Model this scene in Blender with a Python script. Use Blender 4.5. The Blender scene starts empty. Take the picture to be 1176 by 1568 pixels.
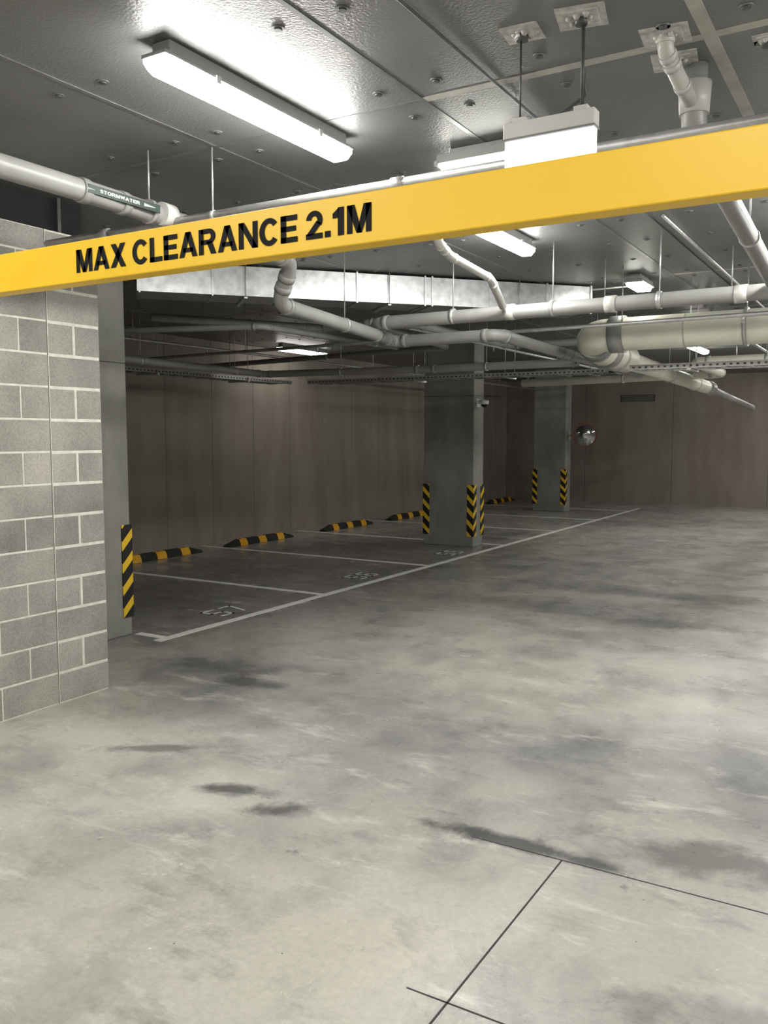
import bpy, bmesh, math, random
from mathutils import Vector, Matrix
random.seed(7)
scene = bpy.context.scene
CEIL = 3.17

# ------------------------------------------------------------------ materials
def new_mat(name):
    m = bpy.data.materials.new(name); m.use_nodes = True
    nt = m.node_tree
    b = nt.nodes['Principled BSDF']
    return m, nt, b
def N(nt, t, **kw):
    n = nt.nodes.new(t)
    for k, v in kw.items():
        if k.startswith('i_'):
            n.inputs[k[2:].replace('_', ' ')].default_value = v
        else: setattr(n, k, v)
    return n
def simple(name, col, rough=0.5, metal=0.0, var=0.15, scale=8.0, bump=0.0, bscale=60, spec=0.5):
    m, nt, b = new_mat(name); L = nt.links.new
    tc = N(nt, 'ShaderNodeTexCoord')
    no = N(nt, 'ShaderNodeTexNoise'); no.inputs['Scale'].default_value = scale; no.inputs['Detail'].default_value = 6
    L(tc.outputs['Object'], no.inputs['Vector'])
    r = N(nt, 'ShaderNodeValToRGB')
    r.color_ramp.elements[0].position = .3; r.color_ramp.elements[1].position = .7
    r.color_ramp.elements[0].color = tuple(c*(1-var) for c in col)+(1,)
    r.color_ramp.elements[1].color = tuple(min(1, c*(1+var)) for c in col)+(1,)
    L(no.outputs['Fac'], r.inputs['Fac']); L(r.outputs['Color'], b.inputs['Base Color'])
    b.inputs['Roughness'].default_value = rough; b.inputs['Metallic'].default_value = metal
    b.inputs['Specular IOR Level'].default_value = spec
    if bump:
        n2 = N(nt, 'ShaderNodeTexNoise'); n2.inputs['Scale'].default_value = bscale; n2.inputs['Detail'].default_value = 4
        L(tc.outputs['Object'], n2.inputs['Vector'])
        bp = N(nt, 'ShaderNodeBump'); bp.inputs['Strength'].default_value = bump; bp.inputs['Distance'].default_value = .01
        L(n2.outputs['Fac'], bp.inputs['Height']); L(bp.outputs['Normal'], b.inputs['Normal'])
    return m
def emis(name, col, s):
    m, nt, b = new_mat(name)
    b.inputs['Base Color'].default_value = (.9, .9, .9, 1)
    b.inputs['Emission Color'].default_value = col+(1,)
    b.inputs['Emission Strength'].default_value = s
    return m

def floor_material():
    m, nt, b = new_mat('polished_concrete_floor'); L = nt.links.new
    tc = N(nt, 'ShaderNodeTexCoord')
    def noise(scale, det=6, dist=0.0, rough=.55, st=(1, 1, 1), off=(0, 0, 0), rz=0):
        mp = N(nt, 'ShaderNodeMapping'); mp.inputs['Scale'].default_value = st; mp.inputs['Location'].default_value = off
        mp.inputs['Rotation'].default_value = (0, 0, rz)
        L(tc.outputs['Object'], mp.inputs['Vector'])
        n = N(nt, 'ShaderNodeTexNoise'); n.inputs['Scale'].default_value = scale; n.inputs['Detail'].default_value = det
        n.inputs['Distortion'].default_value = dist; n.inputs['Roughness'].default_value = rough
        L(mp.outputs['Vector'], n.inputs['Vector']); return n.outputs['Fac']
    def ramp(f, p0, c0, p1, c1):
        r = N(nt, 'ShaderNodeValToRGB'); e = r.color_ramp.elements
        e[0].position = p0; e[0].color = c0+(1,) if len(c0) == 3 else c0
        e[1].position = p1; e[1].color = c1+(1,) if len(c1) == 3 else c1
        L(f, r.inputs['Fac']); return r.outputs['Color']
    def mix(mode, fac, a, bb):
        x = N(nt, 'ShaderNodeMix', data_type='RGBA', blend_type=mode)
        if isinstance(fac, float): x.inputs[0].default_value = fac
        else: L(fac, x.inputs[0])
        for s, v in ((6, a), (7, bb)):
            if isinstance(v, tuple): x.inputs[s].default_value = v+(1,)
            else: L(v, x.inputs[s])
        return x.outputs[2]
    wob = noise(4.5, 8, .3, .7, (1, 1, 1), (1, 6, 0))
    wob2 = noise(1.6, 9, .3, .65, (1, 1, 1), (4, 3, 0))
    def patch(c, x, y, rx, ry, rz, s, col, w, amp=3.2, lo=2.1, hi=2.9):
        mp = N(nt, 'ShaderNodeMapping', vector_type='TEXTURE')
        mp.inputs['Location'].default_value = (x, y, 0); mp.inputs['Rotation'].default_value = (0, 0, rz); mp.inputs['Scale'].default_value = (rx, ry, 1000)
        L(tc.outputs['Object'], mp.inputs['Vector'])
        ln = N(nt, 'ShaderNodeVectorMath', operation='LENGTH'); L(mp.outputs['Vector'], ln.inputs[0])
        ad = N(nt, 'ShaderNodeMath', operation='MULTIPLY_ADD'); L(w, ad.inputs[0]); ad.inputs[1].default_value = amp; L(ln.outputs['Value'], ad.inputs[2])
        mr = N(nt, 'ShaderNodeMapRange'); mr.inputs['From Min'].default_value = lo; mr.inputs['From Max'].default_value = hi
        mr.inputs['To Min'].default_value = s; mr.inputs['To Max'].default_value = 0; L(ad.outputs[0], mr.inputs['Value'])
        return mix('MIX', mr.outputs['Result'], c, col)
    base = ramp(noise(.5, 4, .2), .36, (.45, .44, .41), .62, (.58, .56, .49))
    c = mix('MIX', ramp(noise(.42, 4, .2, .5, (1, .6, 1), (4, 8, 0), .5), .50, (0, 0, 0), .66, (.7, .7, .7)), base, (.33, .33, .34))
    c = patch(c, -1.3, 4.5, 2.1, .75, .25, .6, (.26, .26, .275), wob2, 2.6, 1.5, 2.7)
    c = patch(c, -6.6, 9.0, 1.9, 5.5, 0, .7, (.15, .145, .14), wob2, 1.2, 1.3, 1.9)  # dimness of the bays put into the floor colour as one dark patch
    c = patch(c, -4.2, 4.6, 1.0, .7, .3, .6, (.25, .25, .24), wob2, 2.6, 1.5, 2.6)
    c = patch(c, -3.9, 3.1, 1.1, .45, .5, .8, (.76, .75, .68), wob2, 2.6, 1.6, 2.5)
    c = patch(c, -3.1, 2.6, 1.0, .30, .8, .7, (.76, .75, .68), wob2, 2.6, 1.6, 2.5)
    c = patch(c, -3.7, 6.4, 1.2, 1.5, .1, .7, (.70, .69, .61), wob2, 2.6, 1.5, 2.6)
    c = patch(c, -1.1, 6.6, .9, 1.9, .0, .8, (.78, .78, .71), wob2, 2.6, 1.5, 2.6)  # pool of lamp light painted pale into the floor colour
    c = patch(c, -2.8, 11.0, 1.5, 2.4, .0, .6, (.66, .66, .61), wob2, 2.6, 1.5, 2.6)  # farther light pool in the aisle, also painted as pale floor colour
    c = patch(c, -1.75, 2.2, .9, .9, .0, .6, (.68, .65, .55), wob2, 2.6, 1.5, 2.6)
    med = ramp(noise(1.9, 9, .25, .66, (1, .75, 1), (3, 1, 0), .6), .34, (.60, .61, .63), .52, (1, 1, 1))
    c = mix('MULTIPLY', .75, c, med)
    sw = ramp(noise(2.4, 10, .2, .72, (.8, 1.7, 1), (7, 2, 0), .3), .55, (1, 1, 1), .70, (.50, .50, .51))
    c = mix('MULTIPLY', .7, c, sw)
    fine = ramp(noise(34, 8, 0, .75), .32, (.75, .75, .75), .68, (1.0, 1.0, 1.0))
    c = mix('MULTIPLY', .85, c, fine)
    blot = ramp(noise(3.4, 8, .1, .68, (1, 1, 1), (11, 5, 0)), .66, (1, 1, 1), .71, (.34, .34, .35))
    c = mix('MULTIPLY', .7, c, blot)
    pale = ramp(noise(2.6, 12, .3, .78, (.6, 1.6, 1), (2, 9, 0), -.3), .54, (0, 0, 0), .68, (.85, .85, .85))
    c = mix('MIX', pale, c, (.72, .71, .65))
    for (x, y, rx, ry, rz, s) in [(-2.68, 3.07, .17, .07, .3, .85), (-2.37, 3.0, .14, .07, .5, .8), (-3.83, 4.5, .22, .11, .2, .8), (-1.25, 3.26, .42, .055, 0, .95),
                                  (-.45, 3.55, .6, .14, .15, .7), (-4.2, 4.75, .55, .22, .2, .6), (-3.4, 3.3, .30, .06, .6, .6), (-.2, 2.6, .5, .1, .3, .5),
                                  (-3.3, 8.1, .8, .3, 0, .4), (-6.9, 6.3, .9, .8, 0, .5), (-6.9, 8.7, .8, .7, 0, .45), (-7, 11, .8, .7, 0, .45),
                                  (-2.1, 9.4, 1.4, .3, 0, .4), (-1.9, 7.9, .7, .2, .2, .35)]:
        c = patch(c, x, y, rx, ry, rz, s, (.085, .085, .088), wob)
    vor = N(nt, 'ShaderNodeTexVoronoi'); vor.inputs['Scale'].default_value = 4.5
    L(tc.outputs['Object'], vor.inputs['Vector'])
    c = mix('MIX', ramp(vor.outputs['Distance'], .018, (1, 1, 1), .03, (0, 0, 0)), c, (.76, .74, .66))
    vo2 = N(nt, 'ShaderNodeTexVoronoi'); vo2.inputs['Scale'].default_value = 7.3
    L(tc.outputs['Object'], vo2.inputs['Vector'])
    c = mix('MIX', ramp(vo2.outputs['Distance'], .02, (.8, .8, .8), .035, (0, 0, 0)), c, (.10, .10, .10))
    L(c, b.inputs['Base Color'])
    rr = N(nt, 'ShaderNodeMapRange'); rr.inputs['From Min'].default_value = .35; rr.inputs['From Max'].default_value = .65
    rr.inputs['To Min'].default_value = .18; rr.inputs['To Max'].default_value = .40
    L(noise(1.6, 7, .3, .6, (1, 1, 1), (5, 5, 0)), rr.inputs['Value']); L(rr.outputs['Result'], b.inputs['Roughness'])
    bp = N(nt, 'ShaderNodeBump'); bp.inputs['Strength'].default_value = .15; bp.inputs['Distance'].default_value = .01
    L(noise(22, 10, .1, .7), bp.inputs['Height']); L(bp.outputs['Normal'], b.inputs['Normal'])
    b.inputs['Specular IOR Level'].default_value = .6
    return m

def ceiling_material():
    m, nt, b = new_mat('ceiling_insulation_board'); L = nt.links.new
    tc = N(nt, 'ShaderNodeTexCoord')
    n = N(nt, 'ShaderNodeTexNoise'); n.inputs['Scale'].default_value = 1.1; n.inputs['Detail'].default_value = 6
    L(tc.outputs['Object'], n.inputs['Vector'])
    r = N(nt, 'ShaderNodeValToRGB'); e = r.color_ramp.elements
    e[0].position = .35; e[0].color = (.165, .165, .168, 1); e[1].position = .65; e[1].color = (.225, .225, .222, 1)
    L(n.outputs['Fac'], r.inputs['Fac']); L(r.outputs['Color'], b.inputs['Base Color'])
    b.inputs['Roughness'].default_value = .42; b.inputs['Metallic'].default_value = .25
    n2 = N(nt, 'ShaderNodeTexNoise'); n2.inputs['Scale'].default_value = 90; n2.inputs['Detail'].default_value = 3
    L(tc.outputs['Object'], n2.inputs['Vector'])
    bp = N(nt, 'ShaderNodeBump'); bp.inputs['Strength'].default_value = .35; bp.inputs['Distance'].default_value = .008
    L(n2.outputs['Fac'], bp.inputs['Height']); L(bp.outputs['Normal'], b.inputs['Normal'])
    return m

def block_material():
    m, nt, b = new_mat('concrete_block'); L = nt.links.new
    tc = N(nt, 'ShaderNodeTexCoord'); g = N(nt, 'ShaderNodeNewGeometry')
    r = N(nt, 'ShaderNodeValToRGB'); e = r.color_ramp.elements
    e[0].position = 0; e[0].color = (.38, .365, .33, 1); e[1].position = 1; e[1].color = (.56, .535, .48, 1)
    L(g.outputs['Random Per Island'], r.inputs['Fac'])
    n = N(nt, 'ShaderNodeTexNoise'); n.inputs['Scale'].default_value = 120; n.inputs['Detail'].default_value = 5
    L(tc.outputs['Object'], n.inputs['Vector'])
    n3 = N(nt, 'ShaderNodeTexNoise'); n3.inputs['Scale'].default_value = 3; n3.inputs['Detail'].default_value = 7
    L(tc.outputs['Object'], n3.inputs['Vector'])
    r2 = N(nt, 'ShaderNodeValToRGB'); e = r2.color_ramp.elements
    e[0].position = .3; e[0].color = (.70, .70, .70, 1); e[1].position = .65; e[1].color = (1, 1, 1, 1)
    L(n3.outputs['Fac'], r2.inputs['Fac'])
    r3 = N(nt, 'ShaderNodeValToRGB'); e = r3.color_ramp.elements
    e[0].position = .3; e[0].color = (.7, .7, .7, 1); e[1].position = .6; e[1].color = (1, 1, 1, 1)
    L(n.outputs['Fac'], r3.inputs['Fac'])
    x = N(nt, 'ShaderNodeMix', data_type='RGBA', blend_type='MULTIPLY'); x.inputs[0].default_value = 1
    L(r.outputs['Color'], x.inputs[6]); L(r2.outputs['Color'], x.inputs[7])
    y = N(nt, 'ShaderNodeMix', data_type='RGBA', blend_type='MULTIPLY'); y.inputs[0].default_value = 1
    L(x.outputs[2], y.inputs[6]); L(r3.outputs['Color'], y.inputs[7])
    L(y.outputs[2], b.inputs['Base Color']); b.inputs['Roughness'].default_value = .9
    bp = N(nt, 'ShaderNodeBump'); bp.inputs['Strength'].default_value = .5; bp.inputs['Distance'].default_value = .004
    L(n.outputs['Fac'], bp.inputs['Height']); L(bp.outputs['Normal'], b.inputs['Normal'])
    return m

def streak_concrete(name, c0, c1, zs=.25, scale=2.2, rough=.75):
    m, nt, b = new_mat(name); L = nt.links.new
    tc = N(nt, 'ShaderNodeTexCoord'); mp = N(nt, 'ShaderNodeMapping'); mp.inputs['Scale'].default_value = (1, 1, zs)
    L(tc.outputs['Object'], mp.inputs['Vector'])
    n = N(nt, 'ShaderNodeTexNoise'); n.inputs['Scale'].default_value = scale; n.inputs['Detail'].default_value = 8; n.inputs['Roughness'].default_value = .6
    L(mp.outputs['Vector'], n.inputs['Vector'])
    r = N(nt, 'ShaderNodeValToRGB'); e = r.color_ramp.elements
    e[0].position = .3; e[0].color = c0+(1,); e[1].position = .7; e[1].color = c1+(1,)
    L(n.outputs['Fac'], r.inputs['Fac']); L(r.outputs['Color'], b.inputs['Base Color'])
    b.inputs['Roughness'].default_value = rough
    n2 = N(nt, 'ShaderNodeTexNoise'); n2.inputs['Scale'].default_value = 30; n2.inputs['Detail'].default_value = 6
    L(tc.outputs['Object'], n2.inputs['Vector'])
    bp = N(nt, 'ShaderNodeBump'); bp.inputs['Strength'].default_value = .2; bp.inputs['Distance'].default_value = .01
    L(n2.outputs['Fac'], bp.inputs['Height']); L(bp.outputs['Normal'], b.inputs['Normal'])
    return m

def hazard_material():
    m, nt, b = new_mat('hazard_stripe_rubber'); L = nt.links.new
    tc = N(nt, 'ShaderNodeTexCoord'); s = N(nt, 'ShaderNodeSeparateXYZ'); L(tc.outputs['Object'], s.inputs[0])
    a = N(nt, 'ShaderNodeMath', operation='ADD'); L(s.outputs['Z'], a.inputs[0]); 
    d = N(nt, 'ShaderNodeMath', operation='SUBTRACT'); L(s.outputs['X'], d.inputs[0]); L(s.outputs['Y'], d.inputs[1])
    L(d.outputs[0], a.inputs[1])
    mo = N(nt, 'ShaderNodeMath', operation='WRAP'); L(a.outputs[0], mo.inputs[0]); mo.inputs[1].default_value = .19; mo.inputs[2].default_value = 0
    g = N(nt, 'ShaderNodeMath', operation='GREATER_THAN'); L(mo.outputs[0], g.inputs[0]); g.inputs[1].default_value = .11
    x = N(nt, 'ShaderNodeMix', data_type='RGBA'); L(g.outputs[0], x.inputs[0])
    x.inputs[6].default_value = (.012, .012, .012, 1); x.inputs[7].default_value = (.85, .55, .03, 1)
    L(x.outputs[2], b.inputs['Base Color']); b.inputs['Roughness'].default_value = .55
    return m

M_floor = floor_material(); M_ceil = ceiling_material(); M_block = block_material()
M_mortar = simple('mortar', (.80, .78, .70), .9, 0, .12, 20)
M_seam = simple('sealant_grey', (.22, .21, .19), .9, 0, .12, 20)
M_precast = streak_concrete('precast_panel', (.26, .222, .185), (.37, .325, .28))
M_pjoint = simple('panel_joint_sealant', (.10, .088, .075), .9, 0, .1, 10)
M_col = streak_concrete('column_concrete', (.20, .20, .185), (.33, .325, .29), .6, 2.5, .8)
M_render = streak_concrete('rendered_wall', (.34, .33, .31), (.42, .41, .38), .6, 1.5, .85)
M_yel = simple('yellow_paint', (1.0, .62, .03), .38, 0, .01, 3)
M_yel_dark = simple('yellow_rubber', (.90, .47, .02), .5, 0, .1, 10)
M_black = simple('black_vinyl', (.010, .010, .010), .7, 0, .1, 10, spec=.2)
M_rubber = simple('black_rubber', (.02, .02, .02), .7, 0, .3, 20)
M_galv = simple('galvanised_sheet', (.52, .53, .54), .33, .85, .22, 14, .05, 30)
M_steel = simple('galvanised_steel', (.55, .55, .54), .42, .6, .15, 20)
M_dsteel = simple('dark_steel', (.10, .10, .10), .5, .5, .2, 20)
M_pvc = simple('grey_pvc', (.29, .29, .277), .38, 0, .10, 6)
M_pvcw = simple('white_pvc', (.53, .53, .49), .35, 0, .08, 6)
M_insul = simple('cream_pipe', (.78, .78, .66), .42, 0, .08, 5, .1, 20)
M_white = simple('white_plastic', (.78, .78, .76), .4, 0, .04, 6)
M_body = simple('grey_fitting_body', (.26, .26, .26), .5, 0, .08, 6)
M_tape = simple('joint_tape', (.20, .20, .198), .35, .3, .25, 9)
M_tapel = simple('joint_tape_cream', (.42, .41, .37), .5, 0, .2, 9)
M_pad = simple('sealant_pad', (.50, .50, .47), .7, 0, .3, 30, .4, 60)
M_pin = simple('pin_washer', (.12, .12, .12), .35, .7, .2, 30)
M_line = simple('line_paint', (.90, .90, .86), .55, 0, .1, 12)
M_joint = simple('floor_joint_dark', (.05, .05, .05), .9, 0, .3, 12)
M_green = simple('label_dark', (.014, .032, .024), .5, 0, .1, 12)
M_haz = hazard_material()
M_lens = emis('batten_diffuser', (1.0, .985, .94), 68.0)
M_lensdim = emis('batten_diffuser_dim', (1.0, .97, .90), 12.0)  # weaker output so the bay and the wall beside it stay dark
M_lens2 = emis('bulkhead_diffuser', (1.0, .99, .90), 24.0)
M_sign = emis('sign_diffuser', (1.0, 1.0, .98), 1.6)
M_mirror, _nt, _b = new_mat('mirror_acrylic')
_b.inputs['Base Color'].default_value = (.5, .5, .5, 1); _b.inputs['Metallic'].default_value = 1; _b.inputs['Roughness'].default_value = .04
M_red = simple('dark_red_rim', (.16, .05, .03), .4, 0, .1, 8)
M_dark = simple('dark_void', (.02, .02, .02), .9, 0, .2, 8)

# ------------------------------------------------------------------ mesh builder
class B:
    def __init__(s): s.bm = bmesh.new(); s.mats = []
    def mi(s, m):
        if m not in s.mats: s.mats.append(m)
        return s.mats.index(m)
    def faces(s, vs, fs, m, smooth=False):
        bv = [s.bm.verts.new(v) for v in vs]; k = s.mi(m); out = []
        for f in fs:
            try:
                q = s.bm.faces.new([bv[i] for i in f]); q.material_index = k; q.smooth = smooth; out.append(q)
            except ValueError: pass
        return bv, out
    def box(s, lo, hi, m, bev=0.0, rot=None, piv=None):
        x0, y0, z0 = lo; x1, y1, z1 = hi
        vs = [(x0,y0,z0),(x1,y0,z0),(x1,y1,z0),(x0,y1,z0),(x0,y0,z1),(x1,y0,z1),(x1,y1,z1),(x0,y1,z1)]
        bv, bf = s.faces(vs, [(0,3,2,1),(4,5,6,7),(0,1,5,4),(1,2,6,5),(2,3,7,6),(3,0,4,7)], m)
        if bev:
            ed = list({e for f in bf for e in f.edges})
            r = bmesh.ops.bevel(s.bm, geom=ed, offset=bev, segments=2, affect='EDGES', profile=.5)
            for f in r['faces']: f.material_index = s.mi(m)
            bv = list({v for f in bf if f.is_valid for v in f.verts} | set(r['verts']))
        if rot is not None:
            P = Vector(piv or (0, 0, 0))
            for v in bv: v.co = P + rot @ (v.co - P)
        return bv
    def prism(s, poly, axis, a0, a1, m, smooth=False):
        n = len(poly)
        def mk(p, a):
            if axis == 'x': return (a, p[0], p[1])
            if axis == 'y': return (p[0], a, p[1])
            return (p[0], p[1], a)
        vs = [mk(p, a0) for p in poly]+[mk(p, a1) for p in poly]
        fs = [tuple(range(n)), tuple(range(2*n-1, n-1, -1))]+[(i, (i+1) % n, n+(i+1) % n, n+i) for i in range(n)]
        return s.faces(vs, fs, m, smooth)
    def ring(s, c, t, u, r, seg):
        v = t.cross(u).normalized()
        return [c + (u*math.cos(2*math.pi*i/seg)+v*math.sin(2*math.pi*i/seg))*r for i in range(seg)]
    def cyl(s, a, b, r, m, seg=14, r2=None, caps=True):
        a = Vector(a); b = Vector(b); t = (b-a).normalized()
        u = t.cross(Vector((0, 0, 1)));  u = Vector((1, 0, 0)) if u.length < .1 else u.normalized()
        R1 = s.ring(a, t, u, r, seg); R2 = s.ring(b, t, u, r if r2 is None else r2, seg)
        fs = [(i, (i+1) % seg, seg+(i+1) % seg, seg+i) for i in range(seg)]
        bv, bf = s.faces(R1+R2, fs, m, True)
        if caps:
            for q in (bv[:seg], bv[seg:]):
                f = s.bm.faces.new(q); f.material_index = s.mi(m)
    def tube(s, path, r, m, seg=14, bend=None, collars=None, cm=None):
        P = [Vector(p) for p in path]; bend = bend or r*1.8
        pts = [P[0]]; cps = []
        for i in range(1, len(P)-1):
            d0 = (P[i-1]-P[i]); d1 = (P[i+1]-P[i]); l = min(bend, d0.length*.45, d1.length*.45)
            a = P[i]+d0.normalized()*l; c = P[i]+d1.normalized()*l
            for k in range(7):
                t = k/6; pts.append(a*(1-t)**2 + P[i]*2*t*(1-t) + c*t*t)
            if collars:
                cps.append((a, d0.normalized())); cps.append((c, d1.normalized()))
        pts.append(P[-1])
        n = len(pts); rings = []; u = None
        for i in range(n):
            t = ((pts[min(i+1, n-1)]-pts[i]).normalized()+(pts[i]-pts[max(i-1, 0)]).normalized()).normalized()
            if u is None:
                u = t.cross(Vector((0, 0, 1))); u = Vector((1, 0, 0)) if u.length < .1 else u.normalized()
            u = (u - t*u.dot(t)).normalized()
            rings += s.ring(pts[i], t, u, r, seg)
        fs = []
        for j in range(n-1):
            for i in range(seg):
                fs.append((j*seg+i, j*seg+(i+1) % seg, (j+1)*seg+(i+1) % seg, (j+1)*seg+i))
        bv, _ = s.faces(rings, fs, m, True)
        for q in (bv[:seg], bv[-seg:]):
            f = s.bm.faces.new(q); f.material_index = s.mi(m)
        for c, d in cps:
            s.cyl(c-d*r*.15, c+d*r*.75, r*1.13, cm or m, seg)
        return pts
    def hanger(s, x, y, z, r, top=CEIL-.001, m=None):
        m = m or M_steel
        s.cyl((x, y, z), (x, y, top), .005, m, 6)
    def clamp(s, p, axis, r, m=None):
        p = Vector(p); d = Vector(axis).normalized()
        s.cyl(p-d*.015, p+d*.015, r*1.12, m or M_steel, 14)
        s.hanger(p.x, p.y, p.z+r*.9, r)
    def obj(s, name, origin=(0, 0, 0), parent=None):
        bmesh.ops.recalc_face_normals(s.bm, faces=s.bm.faces)
        me = bpy.data.meshes.new(name); o = Vector(origin)
        if o.length:
            for v in s.bm.verts: v.co -= o
        s.bm.to_mesh(me); s.bm.free()
        for m in s.mats: me.materials.append(m)
        ob = bpy.data.objects.new(name, me); ob.location = o
        scene.collection.objects.link(ob)
        if parent: ob.parent = parent
        return ob

# ------------------------------------------------------------------ shell
XL, XR, YB, YF = -9.3, 5.0, -5.0, 22.0
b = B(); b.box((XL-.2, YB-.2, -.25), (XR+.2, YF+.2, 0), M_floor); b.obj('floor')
b = B(); b.box((XL-.2, YB-.2, CEIL), (XR+.2, YF+.2, CEIL+.25), M_ceil)
b.obj('ceiling')
b = B()
sx = [-1.88+1.2*k for k in range(-6, 6)]; sy = [3.46+2.4*k for k in range(-3, 8)]
for x in sx:
    w_ = .025 if x > -1 else .012
    b.box((x-w_, YB+.01, CEIL-.003), (x+w_, YF-.01, CEIL-.0001), M_tapel if x > -1.0 else M_tape)
for y in sy:
    b.box((XL+.01, y-.012, CEIL-.0025), (-1.88, y+.012, CEIL-.0001), M_tape)
    b.box((-1.88, y-.025, CEIL-.0025), (XR-.01, y+.025, CEIL-.0001), M_tapel)
b.obj('trim_ceiling_tape')
b = B()
for x in sx:
    for dx in (-.13, .15, .6):
        for y in sy:
            for dy in (.16, .86, 1.54, 2.24):
                px, py = x+dx, y+dy
                if px < XL+.1 or px > 2.5 or py > 13 or py < -1: continue
                b.cyl((px, py, CEIL-.0001), (px, py, CEIL-.004), .026, M_tape, 12)
                b.cyl((px, py, CEIL-.003), (px, py, CEIL-.009), .015, M_pin, 10)
b.obj('ceiling_fixing_pins')

b = B(); b.box((XL-.2, YB, 0), (XL-.004, YF, CEIL), M_pjoint)
y = 3.25
while y < YF:
    y2 = min(y+1.0, YF); b.box((XL-.03, y+.004, 0), (XL, y2-.004, CEIL), M_precast); y = y2
b.box((XL-.03, YB, 0), (XL, 3.245, CEIL), M_precast)
b.obj('wall_left')
b = B(); b.box((XL-.2, YF+.004, 0), (XR+.2, YF+.2, CEIL), M_pjoint)
x = XL
while x < XR:
    x2 = min(x+2.2, XR); b.box((x+.005, YF, 0), (x2-.005, YF+.03, CEIL), M_precast); x = x2
b.obj('wall_back')
b = B(); b.box((XR, YB, 0), (XR+.2, YF, CEIL), M_render); b.obj('wall_right')
b = B(); b.box((XL, YB-.2, 0), (XR, YB, CEIL), M_render); b.obj('wall_front')

# block wall
WX, WY = -4.53, 3.93; TOPC = 14; TOPZ = TOPC*.2+.15
b = B()
b.box((WX-.19, YB, 0), (WX-.0025, WY-.003, TOPZ), M_mortar)
for r in range(TOPC+1):
    z0, z1 = r*.2+.006, r*.2+.194
    if r == TOPC: z1 = TOPZ-.004
    segs = [(WY-.4, WY)] if r % 2 == 0 else [(WY-.4, WY-.2), (WY-.2, WY)]
    y = WY-.4
    first = .4 if r % 2 == 0 else .2
    while y > YB+.05:
        w = first if first else .4; first = None
        segs.append((max(YB, y-w), y)); y -= w
    for (a, c) in segs:
        pier = a >= WY-.41; g = .009 if pier else .0045
        b.box((WX-.05, a+g, z0), (WX+random.uniform(-.0006, .0008), c-(.0 if c == WY else g), z1-(.007 if pier else 0)), M_block, .003)
b.box((WX-.01, WY-.403, 0), (WX+.0012, WY-.399, TOPZ), M_seam)
b.obj('wall_block')
b = B()
b.box((WX-.17, YB, TOPZ), (WX-.08, WY-.05, CEIL), M_dark)
for k in range(12):
    yy = WY-.25-k*.55
    b.box((WX-.08, yy-.012, TOPZ), (WX-.04, yy+.012, CEIL), M_dsteel)
b.obj('trim_wall_head')
b = B(); b.box((XL, 3.25, 0), (WX-.19, 3.44, CEIL), M_block); b.obj('wall_bay_end')

# ------------------------------------------------------------------ columns
def column(x0, x1, y0, y1):
    b = B()
    b.box((x0, y0, 0), (x1, y1, CEIL), M_col, .012)
    for z in (2.3,):
        b.box((x0-.001, y0-.001, z-.003), (x1+.001, y1+.001, z+.003), M_joint)
    return b.obj('concrete_column')
def guard(cx, cy, sxn, syn, z0=.16, z1=.95):
    b = B(); w = .10; t = .012
    xs = sorted((cx, cx+sxn*w)); ys = sorted((cy-syn*t, cy))
    b.box((min(xs[0], cx-sxn*t), ys[0], z0), (max(xs[1], cx-sxn*t), ys[1], z1), M_haz, .003)
    ys = sorted((cy, cy+syn*w)); xs = sorted((cx-sxn*t, cx))
    b.box((xs[0], ys[0], z0), (xs[1], ys[1], z1), M_haz, .003)
    b.obj('corner_guard', (cx, cy, z0))
cols = [(-6.4, -5.6, 4.70, 5.13), (-6.42, -5.57, 11.9, 12.26), (-7.17, -6.42, 18.5, 18.86)]
for c in cols: column(*c)
guard(-5.6, 5.13, -1, -1)
guard(-6.42, 11.9, 1, 1); guard(-5.57, 11.9, -1, 1); guard(-5.57, 12.26, -1, -1)
guard(-7.17, 18.5, 1, 1); guard(-6.42, 18.5, -1, 1)
column(-6.4, -5.6, -2.4, -2.0)

# ------------------------------------------------------------------ floor markings
b = B(); z0, z1 = 0.0, .0025
b.box((-5.285, 5.06, z0), (-5.20, 20.3, z1), M_line)
b.box((-5.59, 5.14, z0), (-5.285, 5.22, z1), M_line)
for y in (7.5, 9.9, 12.38, 14.7, 17.1, 19.5):
    b.box((-9.25, y-.04, z0), (-5.285, y+.04, z1), M_line)
b.obj('parking_bay_lines')
SEG = {'5': [(0,2,1,2),(0,1,0,2),(0,1,1,1),(1,0,1,1),(0,0,1,0)], '7': [(0,2,1,2),(.4,0,1,2)], '6': [(0,2,1,2),(0,0,0,2),(0,1,1,1),(1,0,1,1),(0,0,1,0)],
       '8': [(0,2,1,2),(0,0,0,2),(0,1,1,1),(1,0,1,2),(0,0,1,0)], '9': [(0,2,1,2),(0,1,0,2),(0,1,1,1),(1,0,1,2),(0,0,1,0)]}
def bay_no(txt, xc, yc):
    b = B(); w, h, t = .15, .13, .034
    u = 0
    for ch in txt:
        for (x0, y0, x1, y1) in SEG[ch]:
            p = Vector((xc - y0*h, yc + u + x0*w, 0)); q = Vector((xc - y1*h, yc + u + x1*w, 0))
            d = (q-p).normalized(); n = Vector((-d.y, d.x, 0))*t/2; p = p-d*t/2; q = q+d*t/2
            Z = Vector((0, 0, .003))
            b.faces([p-n+Z, q-n+Z, q+n+Z, p+n+Z], [(0,1,2,3)], M_line)
        u += .25
    b.obj('bay_number')
bay_no('57', -5.45, 6.1); bay_no('56', -5.45, 8.55); bay_no('55', -5.45, 10.95)

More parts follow.
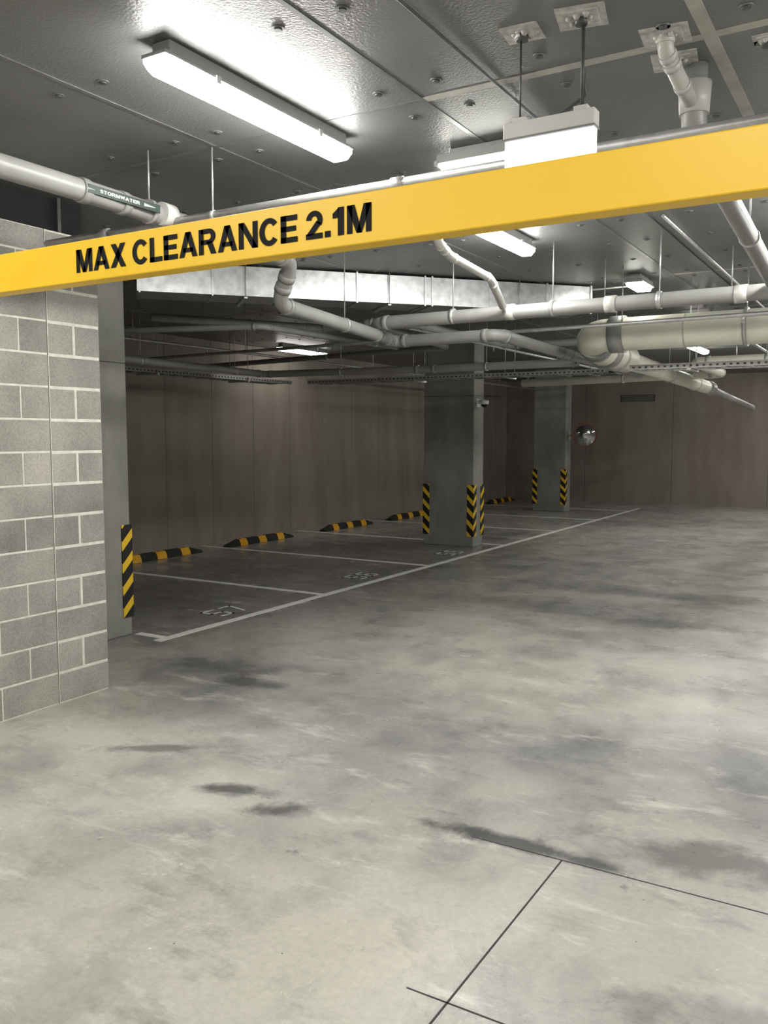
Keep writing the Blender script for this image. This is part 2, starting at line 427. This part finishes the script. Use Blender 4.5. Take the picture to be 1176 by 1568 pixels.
b = B()
b.box((-1.104, -2, 0), (-1.097, 3.22, .0012), M_joint)
b.box((-1.5, 3.217, 0), (4.9, 3.223, .0012), M_joint)
b.box((-1.24, 2.197, 0), (-.75, 2.203, .0012), M_joint)
b.obj('floor_joint')

def wheel_stop(x, y, L=1.6):
    b = B()
    prof = [(-.075, 0), (-.068, .045), (-.035, .10), (.035, .10), (.068, .045), (.075, 0)]
    edges = [-L/2, -.55, -.38, -.09, .09, .38, .55, L/2]
    for i in range(7):
        m = M_yel_dark if i % 2 == 1 else M_rubber
        a, c = edges[i], edges[i+1]
        rings = []
        for k, yy in enumerate((a, c)):
            sc = .35 if abs(yy) >= L/2-1e-6 else 1
            rings.append([(x+p[0], y+yy, .003+p[1]*sc) for p in prof])
        m6 = len(prof)
        b.faces(rings[0]+rings[1], [(j, j+1, m6+j+1, m6+j) for j in range(m6-1)]+[(0, m6, 2*m6-1, m6-1)]+[tuple(range(m6)), tuple(range(2*m6-1, m6-1, -1))], m)
    for yy in (-.48, 0, .48):
        b.cyl((x, y+yy, .095), (x, y+yy, .107), .018, M_dsteel, 10)
    b.obj('wheel_stop')
for y in (8.55, 10.75, 13.3, 15.6, 20.4): wheel_stop(-8.78, y)

# ------------------------------------------------------------------ clearance bar
def arc(cx, cy, ro, ri, a0, a1, n=14):
    out = []
    for i in range(n):
        t0 = math.radians(a0+(a1-a0)*i/n); t1 = math.radians(a0+(a1-a0)*(i+1)/n)
        out.append([(cx+ro[0]*math.cos(t0), cy+ro[1]*math.sin(t0)), (cx+ro[0]*math.cos(t1), cy+ro[1]*math.sin(t1)),
                    (cx+ri[0]*math.cos(t1), cy+ri[1]*math.sin(t1)), (cx+ri[0]*math.cos(t0), cy+ri[1]*math.sin(t0))])
    return out
def R(x0, y0, x1, y1): return [(x0, y0), (x1, y0), (x1, y1), (x0, y1)]
G = {
 'M': (.92, [R(0,0,.21,1), R(.71,0,.92,1), [(.0,1),(.29,1),(.56,0),(.36,0)], [(.92,1),(.63,1),(.36,0),(.56,0)]]),
 'A': (.88, [[(0,0),(.24,0),(.57,1),(.31,1)], [(.88,0),(.64,0),(.31,1),(.57,1)], R(.2,.20,.68,.37)]),
 'X': (.84, [[(0,0),(.28,0),(.82,1),(.54,1)], [(.56,0),(.84,0),(.30,1),(.02,1)]]),
 'C': (.84, arc(.43,.5,(.43,.52),(.20,.32),38,322,30)),
 'L': (.64, [R(0,0,.23,1), R(0,0,.64,.20)]),
 'E': (.70, [R(0,0,.23,1), R(0,.80,.69,1), R(0,.41,.64,.60), R(0,0,.70,.20)]),
 'R': (.82, [R(0,0,.23,1), R(.1,.81,.48,1), R(.1,.39,.48,.57), [(.36,.5),(.62,.5),(.82,0),(.57,0)]] + arc(.48,.70,(.31,.30),(.09,.12),-90,90,14)),
 'N': (.84, [R(0,0,.22,1), R(.62,0,.84,1), [(0,1),(.25,1),(.84,0),(.59,0)]]),
 '2': (.68, [R(0,0,.67,.20), [(0,.14),(.28,.14),(.63,.54),(.43,.65)]] + arc(.34,.67,(.33,.35),(.12,.15),-38,175,18)),
 '1': (.48, [R(.2,0,.44,1), [(0,.63),(.2,.63),(.25,1),(.0,.80)]]),
 '.': (.24, [R(0,0,.23,.22)]), ' ': (.20, []),
 'O': (.84, arc(.42,.5,(.42,.52),(.20,.32),0,360,26)),
 'T': (.66, [R(.22,0,.44,1), R(0,.8,.66,1)]),
 'W': (.98, [[(.18,0),(.40,0),(.22,1),(0,1)], [(.18,0),(.38,0),(.60,1),(.40,1)], [(.60,0),(.80,0),(.58,1),(.38,1)], [(.58,0),(.80,0),(.98,1),(.76,1)]]),
 'S': (.70, arc(.35,.72,(.33,.29),(.13,.11),10,250,14)+arc(.35,.29,(.34,.30),(.14,.12),-170,80,14)+[[(.2,.52),(.45,.40),(.5,.58),(.24,.62)]])}
def text(b, txt, conv, W_, hgt, m, gap=.09):
    W = sum(G[c][0]+gap for c in txt)-gap; k = W_/W; u = 0
    for c in txt:
        w, polys = G[c]
        for j, p in enumerate(polys): b.faces([conv(u+q[0]*k, q[1]*hgt) for q in p], [tuple(range(len(p)))], m)
        u += (w+gap)*k
BY, BZ0, BZ1 = 1.56, 2.10, 2.205
b = B()
b.box((-3.3, BY, BZ0), (1.9, BY+.05, BZ1), M_yel, .003)
for xx in (-3.3, 1.9): b.box((xx-.003, BY+.002, BZ0+.002), (xx+.003, BY+.048, BZ1-.002), M_black)
text(b, 'MAX CLEARANCE 2.1M', lambda u, v: (-1.875+u, BY-.0012, BZ0+.0235+v), .908, .0585, M_black, .07)
for xx in (-2.9, 1.2):
    b.cyl((xx, BY+.025, BZ1), (xx, BY+.025, CEIL-.001), .004, M_steel, 6)
    b.cyl((xx, BY+.025, BZ1-.002), (xx, BY+.025, BZ1+.02), .012, M_steel, 10)
b.obj('clearance_bar')

# ------------------------------------------------------------------ light fittings
def batten(x, y, L=1.27, axis='y', lens=None):
    b = B()
    def oct_(w, z0, z1, c): return [(-w/2, z1), (-w/2, z0+c), (-w/2+c, z0), (w/2-c, z0), (w/2, z0+c), (w/2, z1)]
    h = L/2
    b.box((-.045, -h+.04, CEIL-.055), (.045, h-.04, CEIL-.0005), M_body, .004)
    b.box((-.062, -h, CEIL-.068), (.062, h, CEIL-.052), M_body, .003)
    P1 = oct_(.125, CEIL-.122, CEIL-.068, .028); P2 = oct_(.105, CEIL-.108, CEIL-.068, .024)
    rings = [[(p[0], yy, p[1]) for p in PP] for PP, yy in ((P2, -h+.002), (P1, -h+.03), (P1, h-.03), (P2, h-.002))]
    n = 6; vs = sum(rings, []); fs = [tuple(range(n)), tuple(range(4*n-1, 3*n-1, -1))]
    for j in range(3):
        fs += [(j*n+i, j*n+i+1, (j+1)*n+i+1, (j+1)*n+i) for i in range(n-1)]
    b.faces(vs, fs, lens or M_lens)
    for yy in (-h*.55, h*.55):
        b.box((-.068, yy-.012, CEIL-.085), (-.062, yy+.012, CEIL-.055), M_steel)
        b.box((.062, yy-.012, CEIL-.085), (.068, yy+.012, CEIL-.055), M_steel)
    o = b.obj('batten_light'); o.location = (x, y, 0)
    if axis == 'x': o.rotation_euler = (0, 0, math.pi/2)
    return o
for (x, y) in [(-2.45, 3.05), (-2.5, 5.65), (-2.9, 14.6), (-1.8, 19.6),  # last one is unseen, added to brighten the back wall
               (-2.6, .1), (-.5, -.7), (1.3, .2), (-2.6, -3.0), (.9, 3.2), (-.4, 6.0), (-.35, 9.0), (-.3, 12.4), (-.6, 16.0)]:  # unseen battens, added out of view to brighten floor, bar and walls
    batten(x, y)
batten(-8.6, 11.7, lens=M_lensdim)
def bulkhead(x, y, L=.42, axis='x'):
    b = B(); h = L/2
    b.box((-h*.7, -.05, CEIL-.03), (h*.7, .05, CEIL-.0005), M_body, .005)
    prof = [(-.085, CEIL-.075), (-.075, CEIL-.03), (.075, CEIL-.03), (.085, CEIL-.075)]
    b.prism(prof, 'x', -h, h, M_pvc)
    prof = [(-.075, CEIL-.075), (-.06, CEIL-.115), (.06, CEIL-.115), (.075, CEIL-.075)]
    b.prism(prof, 'x', -h+.02, h-.02, M_lens2)
    for xx in (-h, h): b.box((xx-.012, -.088, CEIL-.085), (xx+.012, .088, CEIL-.06), M_body, .004)
    o = b.obj('bulkhead_light'); o.location = (x, y, 0)
    if axis == 'y': o.rotation_euler = (0, 0, math.pi/2)
bulkhead(-1.92, 4.15); bulkhead(-2.17, 8.2, .42, 'y')

# exit sign box
b = B()
X0, X1, Y0, Y1 = -1.325, -.98, 3.06, 3.12
b.box((X0, Y0, 2.79), (X1, Y1, 2.848), M_white, .004)
b.box((X0-.002, Y0-.002, 2.785), (X1+.002, Y1+.002, 2.791), M_body)
b.box((X0+.004, Y0+.01, 2.63), (X1-.004, Y1-.01, 2.79), M_sign, .002)
b.box((X0+.03, Y0+.01, 2.848), (X0+.08, Y1-.01, 2.865), M_white); b.box((X1-.08, Y0+.01, 2.848), (X1-.03, Y1-.01, 2.865), M_white)
for xx, mm, rr in ((X0+.055, M_dsteel, .004), (X1-.055, M_dsteel, .007)):
    b.cyl((xx, 3.09, 2.86), (xx, 3.09, CEIL-.001), rr, mm, 8)
    b.cyl((xx, 3.09, CEIL-.02), (xx, 3.09, CEIL-.001), .022, M_white, 12)
b.tube([(X1-.055, 3.095, 3.0), (X1-.06, 3.14, 2.92), (X1-.13, 3.14, 2.88), (X1-.16, 3.10, 2.85)], .006, M_dsteel, 8)
b.obj('exit_sign_box')

b = B()
pr = random.Random(5)
def pad(x, y, s=.09, a=0.2):
    rot = Matrix.Rotation(a, 3, 'Z')
    b.box((x-s, y-s, CEIL-.004), (x+s, y+s, CEIL-.0001), M_pad, 0, rot, (x, y, 0))
    b.box((x-s*.7, y-s*.7, CEIL-.008), (x+s*.7, y+s*.7, CEIL-.003), M_pad, 0, rot, (x, y, 0))
    for i in range(7):
        t = i/7*2*math.pi; q = s*.42*pr.uniform(.8, 1.2)
        b.cyl((x+q*math.cos(t), y+q*math.sin(t), CEIL-.002), (x+q*math.cos(t), y+q*math.sin(t), CEIL-pr.uniform(.012, .022)), pr.uniform(.012, .022), M_pad, 8, .006)
    b.cyl((x, y, CEIL-.03), (x, y, CEIL-.001), .022, M_dsteel, 12)
for p in [(-1.265, 3.09, .07, .1), (-1.04, 3.08, .085, .2), (-.82, 3.38, .085, .1), (-.84, 3.62, .085, .15), (-.50, 3.6, .05, 0)]: pad(*p)
b.obj('ceiling_sealant_pads')

# ------------------------------------------------------------------ pipes
b = B(); y, z = 3.45, 2.83
b.cyl((-4.4, y, z), (4.9, y, z), .021, M_steel, 12)
for x in (-3.1, -.3, 2.5): b.clamp((x, y, z), (1, 0, 0), .021)
for x in (-3.9, -2.0, .6): b.cyl((x-.03, y, z), (x+.03, y, z), .028, M_steel, 12)
b.obj('sprinkler_pipe')
b = B()
b.tube([(-3.35, -4.9, 2.87), (-3.4, 3.0, 2.86), (-3.52, 4.68, 2.85), (-3.72, 4.78, 2.60), (-3.95, 6.55, 2.56), (-4.02, 6.85, 2.55), (-2.98, 6.85, 2.55), (-3.0, 8.6, 2.53), (-3.0, 11.5, 2.50)],
       .052, M_pvc, 16, .11, True, M_pvc)
for yy in (-3, -.6, 1.2): b.clamp((-3.38, yy, 2.868), (0, 1, 0), .052)
b.clamp((-3.42, 3.32, 2.86), (0, 1, 0), .056); b.clamp((-3.85, 5.8, 2.575), (0, 1, 0), .052)
for yy in (1.9, 3.42): b.cyl((-3.40, yy-.04, 2.863), (-3.40, yy+.04, 2.862), .060, M_pvcw, 16)
b.box((-3.350, 2.86, 2.842), (-3.341, 3.32, 2.882), M_green)
text(b, 'STORMWATER', lambda u, v: (-3.340, 2.93+u, 2.854+v), .25, .016, M_white)
b.faces([(-3.340, 3.21, 2.855), (-3.340, 3.29, 2.862), (-3.340, 3.21, 2.869)], [(0, 1, 2)], M_white)
b.obj('stormwater_pipe')
b = B(); y, z = 6.42, 2.66
b.tube([(-4.05, 6.75, 2.55), (-3.95, y, z), (4.9, y, z+.03)], .055, M_pvc, 16, .1, True)
for x in (-3.2, -2.35, -1.55, -.5, 1.5, 3.2): b.clamp((x, y, z+.01), (1, 0, 0), .056)
for x in (-2.7, -1.9, -1.0): b.cyl((x-.04, y, z+.008), (x+.04, y, z+.008), .063, M_pvcw, 16)
b.obj('drain_pipe')
b = B()
b.tube([(-2.60, 4.98, CEIL-.001), (-2.60, 4.98, 2.93), (-2.62, 5.2, 2.88), (-2.68, 6.0, 2.86), (-2.72, 6.32, 2.70)], .030, M_pvcw, 14, .07, True)
b.obj('branch_pipe')
b = B()
b.tube([(-.78, 3.71, CEIL-.001), (-.78, 3.71, 2.88), (-.78, 4.1, 2.87), (-.78, 6.36, 2.70)], .05, M_pvc, 16, .12, True, M_pvcw)
b.cyl((-.78, 3.71, 2.98), (-.78, 3.71, 3.10), .058, M_pvcw, 16, .066)
b.tube([(-.82, 3.38, CEIL-.001), (-.82, 3.38, 3.12), (-.80, 3.50, 3.06), (-.785, 3.66, 3.02)], .030, M_pvcw, 14, .05, True)
b.clamp((-.78, 5.2, 2.787), (0, 1, 0), .05)
b.obj('waste_stack_pipe')
b = B()
b.tube([(4.9, 8.04, 2.63), (-2.55, 8.04, 2.63), (-2.66, 8.6, 2.56), (-2.66, 9.6, 2.54)], .15, M_insul, 22, .2, True, M_pvc)
b.cyl((-2.66, 9.6, 2.54), (-2.66, 9.75, 2.535), .15, M_pvc, 22, .10)
b.cyl((-2.66, 9.7, 2.535), (-2.64, 14.0, 2.44), .095, M_insul, 22)
b.cyl((-2.64, 14.0, 2.44), (-2.63, 14.3, 2.435), .108, M_pvc, 22)
b.cyl((-2.64, 14.2, 2.435), (-2.60, 18.5, 2.25), .055, M_pvc, 18)
for x in (-1.2, .6, 2.4): b.clamp((x, 8.04, 2.63), (1, 0, 0), .15)
for x in (-1.7, -.2): b.cyl((x-.006, 8.04, 2.63), (x+.006, 8.04, 2.63), .153, M_pvcw, 22)
b.clamp((-2.66, 9.2, 2.548), (0, 1, 0), .15)
for yy, zz in ((11.6, 2.493), (13.2, 2.457)): b.clamp((-2.65, yy, zz), (0, 1, 0), .097)
b.obj('insulated_pipe')
b = B()
b.tube([(-8.9, 5.3, 2.72), (-5.2, 5.35+1.1, 2.72), (-5.0, 8.6, 2.70)], .03, M_pvc, 12, .08, True)
b.clamp((-5.04, 8.2, 2.705), (0, 1, 0), .03); b.clamp((-6.9, 5.95, 2.72), (1, .3, 0), .03)
b.obj('drain_pipe')
b = B()
b.tube([(-7.4, 5.9, 2.55), (-7.4, 9.2, 2.52), (-5.0, 9.3, 2.50), (-3.1, 9.3, 2.5)], .045, M_pvc, 14, .1, True)
for p in [(-7.4, 7.0, 2.54), (-7.4, 8.6, 2.525)]: b.clamp(p, (0, 1, 0), .045)
for p in [(-6.2, 9.25, 2.51), (-4.2, 9.3, 2.5)]: b.clamp(p, (1, 0, 0), .045)
b.obj('drain_pipe')
b = B()
b.tube([(-6.4, 6.2, 2.86), (-5.4, 7.6, 2.84), (-4.2, 7.62, 2.80), (-4.05, 9.6, 2.76), (.5, 9.7, 2.74)], .04, M_pvc, 14, .1, True)
for p in [(-3.0, 9.63, 2.757), (-1.2, 9.67, 2.75)]: b.clamp(p, (1, 0, 0), .04)
b.obj('drain_pipe')
b = B()
b.tube([(4.9, 10.9, 2.60), (-2.2, 10.9, 2.58), (-2.2, 12.8, 2.56), (-5.2, 12.9, 2.52)], .06, M_insul, 14, .14, True, M_pvcw)
for p in [(-1.4, 10.9, 2.58), (.5, 10.9, 2.59), (-3.6, 12.85, 2.54)]: b.clamp(p, (1, 0, 0), .06)
b.obj('drain_pipe')
b = B()
b.tube([(4.9, 7.25, 2.80), (-4.6, 7.25, 2.80), (-4.75, 9.4, 2.76), (-8.9, 9.7, 2.72)], .035, M_pvc, 14, .1, True)
for p in [(-2.2, 7.25, 2.80), (-1.2, 7.25, 2.80), (-6.6, 9.53, 2.74)]: b.clamp(p, (1, 0, 0), .035)
b.obj('drain_pipe')
for (p, q) in [((-9.2, 7.6, 2.62), (4.9, 7.6, 2.72)), ((-9.2, 13.6, 2.70), (4.9, 13.6, 2.70)), ((-4.6, 7.6, 2.85), (-4.6, 18, 2.85)), ((-1.6, 9.9, 2.80), (-1.6, 20, 2.80)), ((-7.6, 3.6, 2.80), (-7.6, 21, 2.80))]:
    b = B()
    b.cyl(p, q, .018, M_steel, 10)
    for t in (.2, .5, .8):
        c = Vector(p).lerp(Vector(q), t); b.hanger(c.x, c.y, c.z, .018)
        c = Vector(p).lerp(Vector(q), t+.07); b.cyl(c, c+Vector((0, 0, -.06)), .01, M_steel, 8); b.cyl(c+Vector((0, 0, -.06)), c+Vector((0, 0, -.064)), .022, M_steel, 10)
    b.obj('sprinkler_pipe')
b = B()
b.tube([(-1.52, -4, CEIL-.012), (-1.52, 9.5, CEIL-.012)], .006, M_dsteel, 8)
b.tube([(-1.44, 6.0, CEIL-.014), (-1.44, 12.5, CEIL-.014)], .012, M_steel, 8)
b.tube([(-2.2, 8.45, CEIL-.04), (-3.6, 8.5, CEIL-.04)], .010, M_steel, 8)
b.obj('ceiling_conduit')

# galvanised duct (diagonal)
d = Vector((.66, .751, 0)).normalized()
st = Vector((-5.52, 5.20, 0)); Ld = 4.3
rot = Matrix.Rotation(math.atan2(d.y, d.x), 3, 'Z')
b = B()
def dbox(a0, a1, w0, w1, z0, z1, m, bev=0):
    vs = b.box((a0, w0, z0), (a1, w1, z1), m, bev)
    for v in vs: v.co = rot @ v.co + st
dbox(0, Ld, 0, .42, 2.90, 3.15, M_galv)
for a in (.02, .62, 1.22, 1.9, 2.55, 2.62, 3.2, 3.8, 4.28):
    dbox(a-.008, a+.008, -.012, .432, 2.888, 3.160, M_galv)
for a in (.9, 2.2, 3.5):
    dbox(a-.015, a+.015, -.03, .45, 2.875, 2.888, M_steel)
    for w in (-.024, .444):
        p = rot @ Vector((a, w, 0)) + st; b.cyl((p.x, p.y, 2.88), (p.x, p.y, CEIL-.001), .005, M_steel, 6)
b.obj('air_duct')

def tray(p, q, w, drops):
    b = B(); p = Vector(p); q = Vector(q); d = (q-p).normalized(); L = (q-p).length
    rt = Matrix.Rotation(math.atan2(d.y, d.x), 3, 'Z')
    def bx(a0, a1, w0, w1, z0, z1, m):
        for v in b.box((a0, w0, z0), (a1, w1, z1), m): v.co = rt @ v.co + p
    for s in (-w/2, w/2):
        bx(0, L, s-.002, s+.002, 0, .05, M_steel); bx(0, L, s-.014, s+.002 if s > 0 else s+.014, .046, .05, M_steel)
        k = 0.03
        while k < L-.05:
            bx(k, k+.025, s-.0035, s+.0035, .016, .034, M_dsteel); k += .06
    k = .1
    while k < L:
        bx(k-.012, k+.012, -w/2, w/2, 0, .012, M_steel); k += .25
    for j, off in enumerate((-.08, -.045, -.01, .03, .07)):
        c0 = rt @ Vector((0, off, .02)) + p; c1 = rt @ Vector((L, off*.9, .022)) + p
        b.cyl(c0, c1, .011 if j % 2 else .008, M_rubber, 8)
    for t in drops:
        for s in (-w/2-.01, w/2+.01):
            c = rt @ Vector((t*L, s, 0)) + p; b.cyl((c.x, c.y, c.z-.02), (c.x, c.y, CEIL-.001), .005, M_steel, 6)
        bx(t*L-.02, t*L+.02, -w/2-.03, w/2+.03, -.02, 0, M_steel)
    b.obj('cable_tray')
tray((-2.35, 8.75, 2.34), (4.8, 8.75, 2.34), .3, (.08, .3, .55, .8))
tray((-7.6, 10.6, 2.46), (-3.1, 10.6, 2.46), .3, (.1, .4, .7, .95))
tray((-8.0, 3.6, 2.46), (-8.0, 10.4, 2.46), .3, (.1, .35, .6, .85))

b = B(); c = Vector((-5.93, 18.32, 1.70)); nrm = Vector((.30, -1, -.08)).normalized()
u = nrm.cross(Vector((0, 0, 1))).normalized(); v = u.cross(nrm).normalized(); Rm = .23
vs = [c+nrm*.07]; fs = []; S = 32; K = 7
for k_ in range(1, K+1):
    rr = Rm*k_/K; h = .07*(1-(k_/K)**2)
    vs += [c+nrm*h+(u*math.cos(2*math.pi*i/S)+v*math.sin(2*math.pi*i/S))*rr for i in range(S)]
fs += [(0, 1+i, 1+(i+1) % S) for i in range(S)]
for k_ in range(K-1):
    o = 1+k_*S; fs += [(o+i, o+S+i, o+S+(i+1) % S, o+(i+1) % S) for i in range(S)]
b.faces(vs, fs, M_mirror, True)
b.cyl(c-nrm*.03, c+nrm*.004, Rm+.025, M_red, 32)
b.tube([c-nrm*.03, c-nrm*.10, (-6.41, 18.70, 1.70)], .015, M_steel, 10)
b.box((-6.42, 18.62, 1.6), (-6.405, 18.78, 1.8), M_steel)
b.obj('convex_mirror')

b = B()
b.box((-5.568, 11.98, 2.13), (-5.555, 12.10, 2.25), M_white, .003)
b.cyl((-5.56, 12.03, 2.21), (-5.46, 12.03, 2.21), .03, M_white, 12)
b.cyl((-5.46, 12.03, 2.23), (-5.46, 12.03, 2.17), .07, M_white, 18, .065)
for i in range(5):
    a0 = i/5*math.pi/2; a1 = (i+1)/5*math.pi/2
    b.cyl((-5.46, 12.03, 2.17-.045*math.sin(a0)), (-5.46, 12.03, 2.17-.045*math.sin(a1)), .046*math.cos(a0)+.001, M_black, 18, .046*math.cos(a1)+.001, False)
b.obj('security_camera')

b = B(); b.box((-6.2, YF-.02, 2.55), (-5.35, YF-.001, 2.72), M_dsteel)
for i in range(7): b.box((-6.17, YF-.03, 2.562+i*.022), (-5.38, YF-.02, 2.572+i*.022), M_body)
b.obj('vent_grille')

# ------------------------------------------------------------------ world / camera
w = bpy.data.worlds.new('World'); scene.world = w; w.use_nodes = True
w.node_tree.nodes['Background'].inputs[0].default_value = (.5, .5, .5, 1)
w.node_tree.nodes['Background'].inputs[1].default_value = .02
cam = bpy.data.cameras.new('camera'); co = bpy.data.objects.new('camera', cam); scene.collection.objects.link(co)
cam.sensor_fit = 'VERTICAL'; cam.sensor_height = 36; cam.lens = 36*1320/1568; cam.clip_start = .05
co.location = (0, 0, 1.7); co.rotation_euler = (math.radians(90-5.065), 0, math.radians(31))
scene.camera = co
scene.view_settings.view_transform = 'Standard'
scene.view_settings.exposure = 0.05
